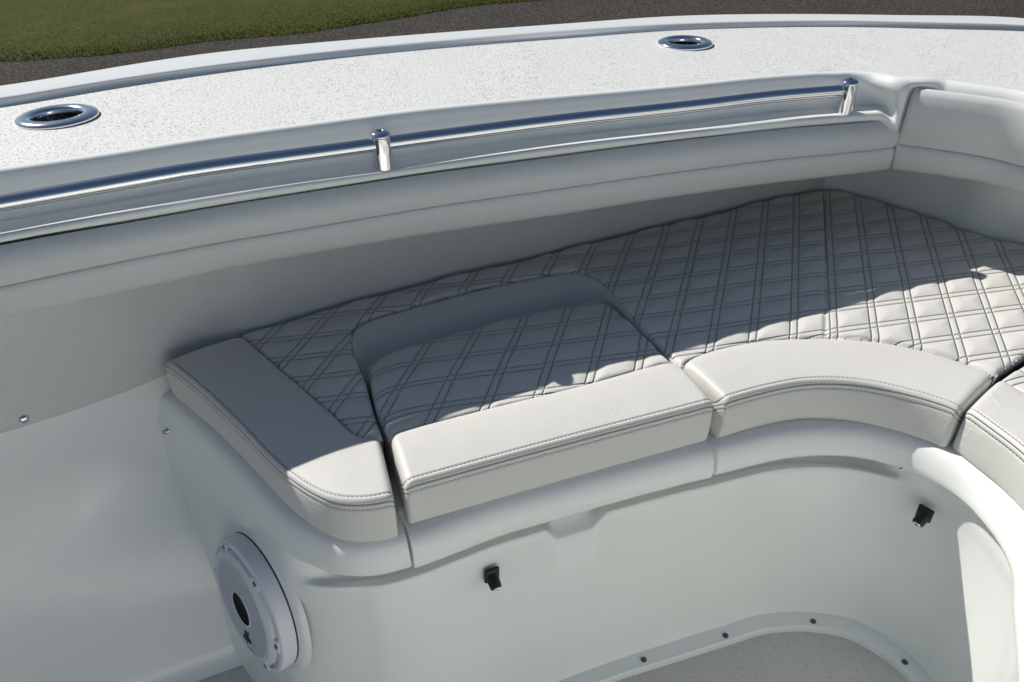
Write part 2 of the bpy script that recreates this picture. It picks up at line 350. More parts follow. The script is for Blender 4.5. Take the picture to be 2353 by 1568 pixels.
Lc = [cpath(-.010, ZG-.0006, shift(C0, -.010), -.010, ZG-.0006, ZG-.0006), cpath(-.0075, ZG+.0004, shift(C0, -.0075), -.0075, ZG+.0004, ZG+.0004), cpath(0, ZG+.0007, C0, 0, ZG+.0007, ZG+.0007),
      cpath(.003, .8906, shift(C0, [.003,.003,.004,.006,.006,.005,.004]), .003, .8906, .8906), cpath(.0065, .8893, shift(C0, [.0065,.007,.009,.013,.014,.010,.009]), .008, .8898, .8896),
      cpath(.0095, .885, shift(C0, [.0095,.010,.0135,.020,.021,.016,.0135]), .013, .887, .8865), cpath(.0112, .877, shift(C0, [.0112,.0125,.017,.0245,.026,.021,.018]), .0175, .882, .881),
      cpath(.0118, .866, [(-.075,.0118),(-.050,.0165),(-.026,.035),(-.014,.058),(-.002,.080),(.012,.087),(.026,.081),(.042,.079)], .0205, .874, .872),
      cpath(.0122, .853, [(-.062,.0122),(-.034,.0175),(-.013,.038),(-.006,.062),(.003,.082),(.015,.0875),(.027,.080),(.042,.078)], .021, .862, .860),
      cpath(.0126, .840, [(-.050,.0126),(-.020,.0185),(-.002,.038),(.002,.064),(.007,.083),*tail], .021, .85, .846),
      cpath(.0145, .8315, [(-.040,.0145),(-.010,.0205),(.005,.040),(.006,.065),(.009,.083),*tail], .021, .84, .836),
      cpath(.0185, .8255, [(-.034,.0185),(-.006,.025),(.008,.043),(.008,.066),(.010,.083),*tail], .021, .83, .830),
      cpath(.025, zF+.0012, [(-.032,.025),(-.006,.031),(.008,.047),(.009,.068),(.011,.083),*tail], .021, .82, .826),
      cpath(.036, zF+.0006, [(-.032,.036),(-.008,.041),(.006,.053),(.009,.070),(.011,.083),*tail], .021, .815, .822),
      cpath(.048, zF+.0003, [(-.032,.048),(-.010,.051),(.003,.060),(.009,.073),(.011,.084),*tail], .021, .81, .818),
      cpath(pF-.002, zF, [(-.032,.058),(-.012,.0605),(.000,.067),(.008,.077),(.012,.085),*tail], .021, .806, .813),
      cpath(pF+.0025, zF-.0006, [(-.032,.0625),(-.012,.065),(.000,.0715),(.008,.080),(.012,.0865),*tail], .021, .80, .810),
      cpath(pF+.0052, zF-.0035, [(-.032,.0652),(-.012,.0675),(.000,.074),(.008,.082),(.013,.087),*tail], .021, .797, .806),
      cpath(pF+.0062, zF-.0095, [(-.032,.0662),(-.012,.0685),(.000,.075),(.008,.0825),(.013,.0873),*tail], .021, .79, .801),
      cpath(oG+.003, zG+.0015, [(-.032,.060),(-.012,.063),(.000,.071),(.008,.080),(.013,.086),*tail], .021, .78, .797),
      cpath(oG-.001, zG-.001, [(-.032,.056),(-.012,.059),(.000,.067),(.008,.077),(.013,.084),*tail], .019, .77, .795),
      cpath(oG-.012, zG-.0015, [(-.032,.044),(-.012,.047),(.000,.055),(.010,.066),(.016,.074),(.022,.078),(.030,.074),(.044,.072)], .015, .76, .794),
      cpath(pF-.045, zG-.002, [(-.032,.015),(-.012,.018),(.000,.026),(.010,.037),(.016,.046),(.024,.052),(.032,.052),(.046,.055)], .0, .72, .793)]
v, f = grid(np.stack(Lc, 1)); v, f = both(v, f); mk('coaming', v, f, M_GEL, boat)

# nonskid deck, cut round the rod holders is not needed: sockets stand in the flanges
RH = [dict(c=P(132, 269, ZG+.002+dzp(132))), dict(c=P(1574, 99.5, ZG+.002+dzp(1574)))]
NDK = 1100
Cc = resample(np.column_stack([AC+NA*(oC+.0055)[:, None], AZ+ZG]), NDK); _dd = Lc[1].copy(); _dd[:, 2] -= .0004; Dd = resample(_dd, NDK)
# pair stations by the angle they make with the centreline so that the deck strips do not shear
Gd = np.stack([Cc*(1-t)+Dd*t+np.array([0, 0, .001*math.sin(math.pi*t)]) for t in np.linspace(0, 1, 30)], 1)
# deck with real openings at the two rod holders
def dense(Gr, k):
    out = []; 
    for j in range(Gr.shape[1]-1):
        for t in range(k): out.append(Gr[:, j]*(1-t/k)+Gr[:, j+1]*t/k)
    out.append(Gr[:, -1]); return np.stack(out, 1)
_px = np.array([[proj((x, y, ZG))[0] if y > .8 and x > -1.4 else 0. for x, y, z in rw] for rw in Gd[:, 1:-1]])
_zz = ZG+np.interp(_px, *SHEER); _w = np.sin(np.pi*np.linspace(0, 1, Gd.shape[1]))[None, 1:-1]**.35; ok_ = (Gd[:, 1:-1, 1] > .8) & (Gd[:, 1:-1, 0] > -1.4)
_k = np.where(ok_, _w, 0); Gd[:, 1:-1, 2] = Gd[:, 1:-1, 2]*(1-_k)+_zz*_k
Gd = dense(Gd, 2); v, f = grid(Gd)
cent = np.array([v[list(q)].mean(0) for q in f]); keep = np.ones(len(f), bool)
for r in RH: keep &= np.hypot(cent[:, 0]-r['c'][0], cent[:, 1]-r['c'][1]) > .040
f1 = [q for q, kx in zip(f, keep) if kx]
vm, fm = mir(v), [q[::-1] for q in f]
v, f = join([(v, f1), (vm, fm)]); mk('deck', v, f, M_NONSKID, boat)
# hull side liner wall: from under the coaming down to the floor
ZF = -.05
N_px = [(372,823),(400,805),(470,780),(560,765),(700,721),(775,699),(913,663),(1051,627),(1213,591),(1361,553),(1549,510),(1618,498),(1755,465),(1893,440)]
W_left = [(-1.30,.46),(-.95,.77)]
nb = PL(N_px, .53)
Wtop = spline(np.vstack([[(-2.1,-.13),(-1.3,.475),(-.93,.79),(-.75,.925)], nb+np.array([-.003,.006])]), step=.006); Wtop = smoothc(Wtop, 15)
fw = PL([(193,1568),(293,1524),(448,1470),(534,1448)], ZF+.05)
fdir = fw[-1]-fw[0]; fdir /= np.linalg.norm(fdir)
# floor plan line: same stations moved inboard at the foot
NW = normals_right(Wtop); foot = np.empty(len(Wtop))
for i in range(len(Wtop)):
    a = fw[0]-Wtop[i]; A = np.array([NW[i], -fdir]).T; sol = np.linalg.solve(A, a); foot[i] = sol[0]
foot = np.clip(foot, .04, .20); foot = smooth1(foot, 20)
print('foot', foot[::40].round(3))
mb_px = [(0,992),(172,942.5),(374,866.7)]
Mz = np.interp(Wtop[:, 0], [-.82,-.70,-.60,-.3], [.515,.50,.492,.49])
def wrow(k, z, extra=0): return np.column_stack([Wtop+NW*(k*foot+extra)[:, None], np.broadcast_to(np.asarray(z, float), (len(Wtop),))])
def wk(z): return np.interp(-np.asarray(z, float), [-.5,-.4,-.32,-.25,-.19,-.10,0,.05], [0,-.10,.03,.30,.57,.85,1,1])
lv = [(.80, 0), (.7, 0), (.6, 0), (.53, 0)]
Gm = []
for z in (.80, .7, .6, .53, Mz*.5+.265, Mz): Gm.append(wrow(0*foot, z, .0015))
Gm.append(wrow(0*foot, Mz-.0008, -.002))
Gm = np.stack(Gm, 1); s = alen(Wtop)
uvm = np.stack([np.broadcast_to(s[:, None], Gm.shape[:2]), Gm[:, :, 2]], 2).reshape(-1, 2)
v, f = grid(Gm); vv, ff = both(v, f); mk('mesh_liner', vv, ff, M_MESH, boat, uv=np.vstack([uvm, uvm]))
Lw = [wrow(np.full(len(Wtop), 0.), .80), wrow(np.full(len(Wtop), 0.), .53)]
for z in (.48, .44, .4, .36, .32, .28, .25, .22, .19, .16, .13, .1, .07, .04, .02): Lw.append(wrow(np.full(len(Wtop), float(wk(z))), z))
for z, e in ((.0, .006), (-.015, .011), (-.03, .018), (-.042, .027), (-.048, .038), (-.0495, .048)): Lw.append(wrow(np.full(len(Wtop), 1.0), z, e))
v, f = both(*grid(np.stack(Lw, 1))); mk('hull_side', v, f, M_GEL, boat)
# forward bulkhead under the right-hand coaming pad
bk = PL([(1893,440),(1921,443),(1976,455),(2059,480.6),(2151.7,510),(2224,537.5),(2353,570)], .53)
e = bk[-1]; tipc = e-CLN*((e-CLP)@CLN)
BK = smoothc(spline(np.vstack([bk[:1], bk[1:], [tipc]]), step=.006), 6)+np.array([.003, .004]); BK = np.vstack([Wtop[-1:]+(Wtop[-1:]-BK[:1])*.3, BK])
v, f = both(*grid(np.stack([np.column_stack([BK, np.full(len(BK), z)]) for z in (.86, .7, .6, .5, .2)], 1))); mk('bow_bulkhead', v, f, M_GEL, boat)

# sole (floor)
v, f = grid(np.array([[(x, y, ZF) for y in np.linspace(-3.2, 2.2, 30)] for x in np.linspace(-3.2, 2.2, 30)]))
hull_poly = np.vstack([D-ND*.03, mir(np.column_stack([D-ND*.03, D[:, 0]*0]))[::-1, :2]])
def inpoly(X, Y, poly):
    ins = np.zeros(X.shape, bool); n = len(poly)
    for i in range(n):
        x0, y0 = poly[i]; x1, y1 = poly[(i+1) % n]
        if y0 == y1: continue
        c = ((y0 > Y) != (y1 > Y)) & (X < (x1-x0)*(Y-y0)/(y1-y0)+x0); ins ^= c
    return ins
nrow = len(Wtop)
Gs = np.stack([wrow(np.full(nrow, 1.0), ZF-.0005, .042), np.column_stack([mir(np.column_stack([Wtop+NW*(foot+.042)[:, None], np.zeros(nrow)]))[:, :2], np.full(nrow, ZF-.0005)])], 1)
Gs = dense(Gs, 6); v, f = grid(Gs); mk('sole', v, f, M_SOLE, boat)

# ------------------------------------------------------------ seat base
S = .537; ZB = .450
LP_px = [(372,825),(413,856),(465,899),(517,948),(568,999),(610,1044),(654.5,1085),(690,1111),(716.6,1127),(758,1145),(804,1152),(860,1149),(905,1139)]
HF_px = [(931,1113),(1144,1054),(1240,1028),(1440,975),(1580,939),(1644,922)]
CP_px = [(1669,918),(1755,894),(1841,877),(1910,873.6),(1997,880.5),(2100,903),(2169,924),(2208,939)]
FP_px = [(2224,937.5),(2290,985),(2353,1034)]
lpf, hff, cpf, fpf = [PL(q, S) for q in (LP_px, HF_px, CP_px, FP_px)]
ext = np.vstack([[(.741,.74)], mir(hff[1:-1][::-1]), mir(lpf[::-1])])
ext[:2] = [(.741,.74),(.70,.635)]
base = np.vstack([[lpf[0]+(lpf[0]-lpf[1])/np.linalg.norm(lpf[0]-lpf[1])*.10], lpf[:-2], [(lpf[-1]*.6+lpf[-2]*.4)], hff[1:-1], cpf[1:-1], fpf[1:], ext])
BP = smoothc(spline(base, step=.004), 8); NP_ = normals_right(BP); SB = alen(BP)-.10
print('base path', BP[::30].round(3).tolist())
def bat(px, py, z=S): return SB[near_s(BP, P(px, py, z)[:2])]
s_plain0, s_plain1 = bat(640,1075), bat(800,1152)
sh0, sh1 = bat(918,1128), bat(1658,920)
wl = ss(s_plain0, s_plain1, SB)
olip = smooth1(np.interp(SB, [.46,.55,.57,.68,.88,1.03,1.10,1.25,1.31,1.37,1.5,1.6,1.66,1.75,2.2], [.012,.0085,.0095,.013,.0145,.0176,.024,.027,.022,.0145,.0125,.019,.027,.034,.030]), 8)-.0255
ofoot = smooth1(np.interp(SB, [.5,.81,.94,1.08,1.18,1.30,1.35,1.40,1.456,1.54,1.60,2.2], [.030,.025,.024,.028,.033,.018,.004,-.0137,-.029,-.041,-.043,-.043]), 22)
inh = ((SB > sh0+.001) & (SB < sh1-.001)).astype(float)
plain = [(-.05,.4515),(-.006,.4512),(.006,.449),(.013,.442),(.018,.428),(.0215,.41),(.023,.40),(.024,.395),(.0245,.39),(.026,.38),(.0275,.37),(.029,.36),(.031,.35),(.0325,.34),(.034,.33),(.037,.31),(.052,.2),(.07,.06),(.081,-.03),(.084,ZF-.002)]
lipd  = [(-.05,.4515),(-.006,.4512),(.010,.4485),(.018,.441),(.0235,.426),(.026,.41),(.0262,.401),(.0245,.3955),(.019,.3935),(-.042,.3932),(-.046,.375),(-.047,.335),(-.040,.322),(-.0060,.3445),(-.004,.3428),(-.004,.33),(-.004,.31),(-.004,.2),(-.004,.06),(-.004,-.03)]  # deep undercut below the nose is added to stand in for the lip's shadow band
lipd = lipd[:-1]+[(-.004, ZF-.002)]
hole  = [(-.05,.4515),(-.02,.451),(-.012,.448),(-.010,.441),(-.009,.426),(-.008,.41),(-.008,.401),(-.007,.3955),(-.006,.3935),(-.005,.3932)]+lipd[10:]
# finger recess under the hatch lip
sr0, sr1, sr2, sr3 = bat(1262,1022), bat(1300,1012), bat(1382,990), bat(1425,978)
wr = ss(1.35, 1.45, SB)
rm = ss(sr0, sr1, SB)*(1-ss(sr2, sr3, SB))
Lb = []
for (a, b, c) in zip(plain, lipd, hole):
    o = a[0]*(1-wl)+b[0]*wl; z = a[1]*(1-wl)+b[1]*wl
    o = o*(1-inh)+c[0]*inh; z = z*(1-inh)+c[1]*inh
    zr = c[1]; fz = np.clip((.395-zr)/(.395-ZF), 0, 1); o = o+wl*((olip*(ss(-.03, .02, np.array(b[0])) if fz == 0 else 1.0)*(1-fz))+fz*(ofoot+.004))
    dz = 0
    if 8 < len(Lb) < 17:
        rz = {9: (-.036,.3932), 10: (-.038,.385), 11: (-.037,.358), 12: (-.034,.338), 13: (-.012,.322), 14: (-.0045,.3185), 15: (-.004,.317), 16: (-.004,.3145)}[len(Lb)]
        o = o+(rz[0]-b[0])*rm; z = z*(1-rm)+rz[1]*rm
    if 8 < len(Lb) < 17:
        to, tz = [(.0145,.3915),(.0105,.385),(.0075,.376),(.005,.366),(.003,.355),(.0012,.343),(-.001,.328),(-.003,.310)][len(Lb)-9]
        o = o+(to-b[0])*wr; z = z*(1-wr)+tz*wr
    Lb.append((o, z))
def brow(o, z, sl=slice(None)): 
    o = np.broadcast_to(o, (len(BP),)); z = np.broadcast_to(z, (len(BP),)); return np.column_stack([BP+NP_*o[:, None], z])[sl]
_b = [brow(o, z) for o, z in Lb]; _b = _b[:18]+[_b[17]*(1-t)+_b[18]*t for t in (.06, .15, .4)]+_b[18:]
v, f = grid(np.stack(_b, 1)); o_ = mk('seat_base', v, f, M_GEL, boat)
# top board of the seat base, under the cushions
tb = np.vstack([BP-NP_*.045]); 
top_poly = np.vstack([tb, [(.9,.3),(1.5,1.0)], BK[::-1][:, :2], Wtop[::-1][:near_s(Wtop[::-1], lpf[0])]])
# hatch lid lip, own piece with a dark gap round it
i0 = near_s(SB[:, None], [sh0+.0035]); i1 = near_s(SB[:, None], [sh1-.0035]); sl = slice(i0, i1)
lid = [(-.055,.4525),(-.006,.4522),(.011,.4495),(.0205,.4415),(.0265,.426),(.0285,.41),(.0285,.399),(.0265,.3925),(.022,.3905),(.003,.3905),(.002,.396),(.002,.40),(-.055,.41)]
G = np.stack([brow(o+olip*float(ss(-.03, .02, np.array(o))), z, sl) for o, z in lid], 1)
for e_, sgn in ((0, 1), (-1, -1)):      # round the two ends slightly
    pass
v, f = grid(G, closed=True, caps=True); o_ = mk('hatch_lid', v, f, M_GEL, boat); cap_sharp(o_, 60)

# kick trim along the sole
T1_px = [(1285,1568),(1430,1514),(1580,1466),(1686.6,1438),(1790,1410.7),(1848.5,1408),(1910.5,1412),(1996.7,1440),(2100,1510.6),(2146.6,1568)]
T2_px = [(1364.8,1568),(1580,1502),(1686.6,1467.6),(1807,1440),(1859,1438),(1928,1452),(2031,1500),(2107,1568)]
ZK = ZF+.016
t1 = PL(T1_px, ZK); t2 = PL(T2_px, ZK)
ipan = near_s(BP, t1[0]); print('panel vs trim', [(q.round(3).tolist(), round(float(((q-BP[near_s(BP, q)])@NP_[near_s(BP, q)])), 4)) for q in t1])
tw = [(-.006, ZK+.001), (.004, ZK+.001), (.0055, ZK), (.030, ZK-.001), (.0325, ZK-.003), (.033, ZF-.002)]
slt = slice(near_s(SB[:, None], [bat(600,1034)]), len(BP)-1)
wt = smooth1(np.interp(SB, [.87,1.06,1.17,1.31,1.36,1.42,1.5,1.57], [.025,.029,.028,.031,.032,.035,.036,.032]), 25)
Gt = np.stack([brow(.063*(1-wl)+ofoot*wl+(o*wt/.031 if o > .006 else o), z, slt) for o, z in tw], 1); v, f = grid(Gt)
trim = mk('kick_trim', v, f, M_DECKGEL, boat); cap_sharp(trim, 35)
def screw_mesh(r=.004, h=.0012):
    return lathe([(0, h), (r*.5, h), (r*.55, h*.4), (r*.62, h*.4), (r*.7, h), (r, h*.6), (r, -.001)], 20)
def screw(name, c, n, r=.004, parent=None, mat=None):
    v, f = screw_mesh(r); o = mk(name, place(v, frame(c, n, (1, .2, .1))), f, mat or M_STEELB, parent); 
    v2, f2 = join([box(r*1.0, r*.25, .0006), box(r*.25, r*1.0, .0006)]); v2 = v2+np.array([0, 0, .0013])
    me = o.data; return o
for (a, b) in [(1479,1516),(1667,1460.6),(1868.5,1428),(2079,1521.6)]:
    screw('screw', P(a, b, ZK), (0, 0, 1), .0056, trim, M_SCREW)

# ------------------------------------------------------------ grab rail
R_px = [(0,468),(344,406),(600,369),(804,341),(913,327),(1292,277),(1580,247),(1755,225),(1948,208)]
ZR = .8655
off_r = np.full(len(D), .0458); zR = zsolve(R_px, ZR, .0458); print('zR', zR[300:900:100].round(4))
RW = row(off_r, zR)
def atpx(px): return int(np.argmin([abs(proj(q)[0]-px)+(50 if q[1] < .9 else 0) for q in RW]))
iR0 = atpx(1951); iL0 = atpx(877)
st_b = [(RW[i], float(zF[i]+DZ[i]), float(RW[i][2])) for i in (iL0, iR0)]
rc = np.vstack([RW[60:iR0+1:6], RW[iR0:iR0+1]]); RR = .0110
v, f = tube(rc, RR, 28); rail = mk('grab_rail', v, f, M_STEEL, boat)
def stanchion(q, zb, zr):
    H = zr-zb+.0215
    prof = [(.0164, -.003), (.0162, .001), (.0161, H*.4), (.0160, H*.83), (.0158, H*.845), (.0166, H*.855), (.0168, H*.885), (.0163, H*.915), (.0147, H*.95), (.0112, H*.982), (.0065, H), (.0060, H), (.0056, H*.985), (0.0001, H*.985)]
    v, f = lathe(prof, 48); return v+np.array([q[0], q[1], zb]), f, zb+H*.985
for q, zb_, zr_ in st_b:
    v, f, zt = stanchion(q, zb_, zr_); s_ = mk('stanchion', v, f, M_STEEL, rail)
    v, f = join([box(.0072, .0016, .0006), box(.0016, .0072, .0006)]); v = v+np.array([q[0], q[1], zt+.0004]); mk('screw', v, f, M_BLACK, rail, smooth=False)
jd = D[iR0]-D[iR0-3]; jd /= np.linalg.norm(jd); td = np.array([jd[0], jd[1], 0])
# dark joint ring where the rail enters the end post
v, f = lathe([(RR-.0002, 0), (RR+.0006, .0004), (RR+.0006, .0014), (RR-.0002, .0018)], 32)
jc = RW[iR0]-td*.0150
mk('joint_ring', place(v, frame(jc, td, (0, 0, 1))), f, M_RUBBER, rail)

# ------------------------------------------------------------ rod holders
for r in RH:
    c = r['c']; i = near_s(D, c[:2]); t = np.array([-ND[i][1], ND[i][0], 0]); ax = np.array([0, 0, 1.])
    Mx = frame(c, ax, t)
    prof = [(.0585, -.002), (.0590, .0005), (.0575, .0030), (.052, .0052), (.045, .0060), (.0390, .0052), (.0365, .003), (.0355, 0), (.0352, -.02), (.0350, -.032)]
    v, f = lathe(prof, 64, 1.0, .90); fl = mk('rod_holder', place(v, Mx), f, M_CHROME, boat)
    tl = t*.55+ax*(-1.0); tl /= np.linalg.norm(tl); Gt = []
    for k in range(12):
        cc = c+np.array([0, 0, -.004])+tl*(.018*k); rr = .0340-.0004*k
        Gt.append([cc+t*(rr*math.cos(a)*(1-.03*(q % 4 == 0)))+np.cross(ax, t)*(rr*.9*math.sin(a)*(1-.05*(q % 4 == 0))) for q, a in enumerate(np.linspace(0, math.tau, 64, endpoint=False))])
    v, f = grid(np.array(Gt), closed=True); f.append(tuple(range(11*64, 12*64))); mk('socket', v, f, M_DARK, fl)
    for q in range(7):
        a = math.radians(35+q*19); p0 = c+t*(.0325*math.cos(a))+np.cross(ax, t)*(.0293*math.sin(a)); 
        v, f = tube(np.array([p0+np.array([0, 0, -.010]), p0+tl*.08+np.array([0.0001, 0, 0])]), .0011, 8); mk('rib', v, f, M_STEELB, fl)

# ------------------------------------------------------------ cushions
def pdist(X, Y, poly, closed=True):
    n = len(poly); best = np.full(X.shape, 9.)
    for i in range(n if closed else n-1):
        a = poly[i]; b = poly[(i+1) % n]; d = b-a; L = d@d
        if L < 1e-12: continue
        m = np.maximum(np.maximum(min(a[0], b[0])-X, X-max(a[0], b[0])), np.maximum(min(a[1], b[1])-Y, Y-max(a[1], b[1]))) < best
        if not m.any(): continue
        t = np.clip(((X[m]-a[0])*d[0]+(Y[m]-a[1])*d[1])/L, 0, 1)
        best[m] = np.minimum(best[m], np.hypot(X[m]-a[0]-t*d[0], Y[m]-a[1]-t*d[1]))
    return best
def nearest(X, Y, poly):
    bx, by, bd = X*0, Y*0, X*0+9.
    for i in range(len(poly)):
        a = poly[i]; b = poly[(i+1) % len(poly)]; d = b-a; L = d@d+1e-15
        t = np.clip(((X-a[0])*d[0]+(Y-a[1])*d[1])/L, 0, 1); px, py = a[0]+t*d[0], a[1]+t*d[1]; dd = np.hypot(X-px, Y-py); m = dd < bd
        bx[m], by[m], bd[m] = px[m], py[m], dd[m]
    return bx, by
def quilt(name, poly, zf, uvf, pu, pv, mat, parent, res=.0027, er=.010, puff=.0042, zbot=.46, seams=(), hard=None, warp=None):
    poly = resample(np.vstack([poly, poly[:1]]), step=res*1.0)[:-1]
    x0, y0 = poly.min(0)-res*2; x1, y1 = poly.max(0)+res*2
    xs = np.arange(x0, x1, res); ys = np.arange(y0, y1, res); X, Y = np.meshgrid(xs, ys, indexing='ij')
    ins = inpoly(X, Y, poly); dist = pdist(X, Y, poly)
    use = ins | (dist < res*.72)
    # faces whose four corners are in use
    n, m = X.shape; id_ = -np.ones((n, m), int)
    q = use[:-1, :-1] & use[1:, :-1] & use[1:, 1:] & use[:-1, 1:]
    un = np.zeros_like(use); un[:-1, :-1] |= q; un[1:, :-1] |= q; un[1:, 1:] |= q; un[:-1, 1:] |= q
    id_[un] = np.arange(un.sum()); vx, vy = X[un].copy(), Y[un].copy(); vd = np.where(ins, dist, 0)[un]
    ii, jj = np.where(q); Fs = np.stack([id_[ii, jj], id_[ii+1, jj], id_[ii+1, jj+1], id_[ii, jj+1]], 1)
    # boundary vertices -> onto the outline
    E = {}
    for a, b in ((0, 1), (1, 2), (2, 3), (3, 0)):
        for u, w_ in zip(Fs[:, a], Fs[:, b]): E[(min(u, w_), max(u, w_))] = E.get((min(u, w_), max(u, w_)), 0)+1
    be = [k for k, c in E.items() if c == 1]; bv = np.array(sorted({i for e_ in be for i in e_}))
    bx, by = nearest(vx[bv], vy[bv], poly); vx[bv] = bx; vy[bv] = by; vd[bv] = 0
    u, w_ = uvf(vx, vy)
    if warp: u, w_ = warp(vx, vy, u, w_)
    def famd(c, per): return np.abs((c/per+.5) % 1-.5)*per
    du, dv = famd(u, pu), famd(w_, pv)
    def prof(d, per):
        dl = np.abs(d-QH); g = np.where(d < QH, .0012*np.cos(d/QH*math.pi/2)*.6, puff*(1-np.exp(-(np.maximum(d-QH, 0)/.011)**1.3)))
        return g
    h = np.minimum(prof(du, pu), prof(dv, pv)); h += .25*(prof(du, pu)+prof(dv, pv)-h)*.3
    hd = hard(vx, vy) if hard else vd
    z = zf(vx, vy)+h-.0035
    for (a, b, dep, wd) in seams:
        a = np.array(a); b = np.array(b); d = b-a; t = np.clip(((vx-a[0])*d[0]+(vy-a[1])*d[1])/(d@d), 0, 1); z -= dep*np.exp(-(np.hypot(vx-a[0]-t*d[0], vy-a[1]-t*d[1])/wd)**2)
    e_ = np.clip(hd, 0, er); z -= (er-np.sqrt(np.maximum(er**2-(er-e_)**2, 0)))*.9
    V = np.column_stack([vx, vy, z]); Fs = Fs.tolist(); off = len(V); mp = {}
    k = {int(b): i for i, b in enumerate(bv)}; Vb = V[bv].copy(); Vb[:, 2] = zbot; Vm = V[bv].copy(); Vm[:, 2] -= .001
    V2 = np.vstack([V, Vb])
    for a, b in be: Fs.append((a, b, off+k[int(b)], off+k[int(a)]))
    uv = np.column_stack([u, w_]); uv = np.vstack([uv, np.column_stack([np.full(len(bv), pu*.5), np.full(len(bv), pv*.5)])])
    return mk(name, V2, Fs, mat, parent, uv=uv)
def border(name, front, back, parent, ztop=S, zback=None, zbot=ZB, r0=.010, r1=.010, mat=None, crown=.003, tuck=.004, zoff=None, lift0=0.0, lift1=0.0):
    f_ = resample(front, step=.003); n = len(f_); b_ = resample(back, n); s = alen(f_); L = s[-1]
    Nn = normals_right(f_); zback = ztop if zback is None else zback
    across = b_-f_; W = np.linalg.norm(across, axis=1)
    ze = np.zeros(n); d0, d1 = s, L-s
    for d, r in ((d0, r0), (d1, r1)):
        if r: e_ = np.clip(d, 0, r); ze += (r-np.sqrt(np.maximum(r*r-(r-e_)**2, 0)))*.75
    ins = np.zeros(n)
    for d in (d0, d1): e_ = np.clip(d, 0, .006); ins += (.006-np.sqrt(np.maximum(.006**2-(.006-e_)**2, 0)))*.6
    G = []; UVs = []
    tq = np.concatenate([np.linspace(1, .0, 14)[:-1]])
    def add(xy, z, wv, scale=1.): G.append(np.column_stack([xy, z])); UVs.append(np.column_stack([s, np.broadcast_to(wv, (n,))]))
    for t in tq:      # top from the back seam to the edge roll
        dist = np.maximum(t*W, 0)+ .014*(1-t)
        q = f_+across/W[:, None]*dist[:, None]
        zz = ztop*(1-t)+zback*t+crown*math.sin(math.pi*min(1, t*1.0))-.0045*np.exp(-((t*W)/.006)**2*0)*(0)
        zz = zz-(.004 if t == 1 else (.0008 if t > .9 else 0))
        add(q, zz-ze, -dist)
    for dd, dz in ((.012, 0), (.0105, -.0002), (.0085, -.0011), (.0065, -.0004), (.0045, -.0010), (.0028, -.0022), (.0012, -.0042), (.0002, -.0066), (.0006, -.0078), (.0, -.009), (-.0008, -.012), (-.0009, -.0150), (-.0004, -.0165), (-.0009, -.018), (-.0016, -.024), (-.0022, -.035), (-.0022, -.05), (-.0014, -.065), (0., -.075), (.002, -.082), (.006, -.086), (.015, -.0875)):
        zz = ztop+dz*(ztop-zbot)/.0875; wv = -dd if dz > -.003 else (-dz-.0078)
        q = f_+across/W[:, None]*(dd+ins)[:, None]
        add(q, zz-ze*max(0, 1+dz/.05), wv)
    G = np.stack(G, 1); UVs = np.stack(UVs, 1)
    # ends: close with a rounded cap
    v, f = grid(G); m = G.shape[1]; uv = UVs.reshape(-1, 2)
    V = [v]; nn = len(v)
    for e_, base_i in ((0, 0), (n-1, (n-1)*m)):
        c = G[e_].mean(0); c[2] = (ztop+zbot)/2; dirn = (f_[1]-f_[0]) if e_ == 0 else (f_[-2]-f_[-1]); dirn = dirn/np.linalg.norm(dirn)
        idx = [base_i+j for j in range(m)]
        low = G[e_, 0].copy(); low[2] = zbot; V.append(low[None]); li = nn; nn += 1
        uv = np.vstack([uv, [[0, .05]]])
        f.append(tuple(idx+[li]) if e_ else tuple((idx+[li])[::-1]))
    o = mk(name, np.vstack(V), f, mat or M_BORDER, parent, uv=uv); cap_sharp_uv(o, 55); return o
def cap_sharp_uv(o, ang):
    bm = bmesh.new(); bm.from_mesh(o.data); bmesh.ops.recalc_face_normals(bm, faces=bm.faces)
    for e in bm.edges:
        if len(e.link_faces) == 2 and e.calc_face_angle(0) > math.radians(ang): e.smooth = False
    bm.to_mesh(o.data); bm.free()

# --- main bow cushion
bow = tag(empty('bow_cushion', (.1, 1.2, .45)), 'large cream bow cushion, diamond quilted with plain borders, wrapping round the hatch cushion', 'seat cushion')
a12 = math.radians(12); a73 = math.radians(73)
nU = np.array([math.sin(a73), -math.cos(a73)]); nV = np.array([-math.sin(a12), math.cos(a12)])
uref = np.array([.543, 1.301])@nU; vref = np.array([.549, 1.327])@nV
uvm_ = lambda x, y: (x*nU[0]+y*nU[1]-uref, x*nV[0]+y*nV[1]-vref)
LPB_px = [(551,767),(620,827),(689,886),(776,962),(800,986),(822,999),(845,1004),(872,1006)]
CPB_px = [(1572,833),(1600,817),(1652,799.5),(1755,780.6),(1876,775.4),(1997,780.6),(2100,798),(2203,827),(2286,861)]
WELL_px = [(1561,834),(1464.6,737.5),(1395.7,654.8),(1361,627),(1326.8,619),(1292,619.7),(1223.5,632),(1120,653),(1016.8,679),(913,708),(844.5,729),(817,744),(806.6,768.5),(813.5,810),(830.7,847.7),(854.8,930),(879,1004)]
Zq = .534
lpb, cpb = PL(LPB_px, S), PL(CPB_px, S)
well = spline(PL(WELL_px, Zq), step=.004)
nbk = smoothc(spline(PL(N_px[3:], Zq), step=.01), 9)
bkq = spline(PL([(1921,443),(1976,455),(2059,480.6),(2151.7,510),(2224,537.5),(2353,570)], Zq), step=.01)
e1 = P(2292,862,S)[:2]; e2 = P(2353,820,S)[:2]; dg = (e2-e1)/np.linalg.norm(e2-e1)
far1 = e2+dg*.28
polyM = np.vstack([spline(nbk, step=.005), bkq, [bkq[-1]+(bkq[-1]-bkq[-3])*3.0], [far1], [e2], [e1], spline(cpb, step=.005)[::-1], well, spline(lpb, step=.005)[::-1]])
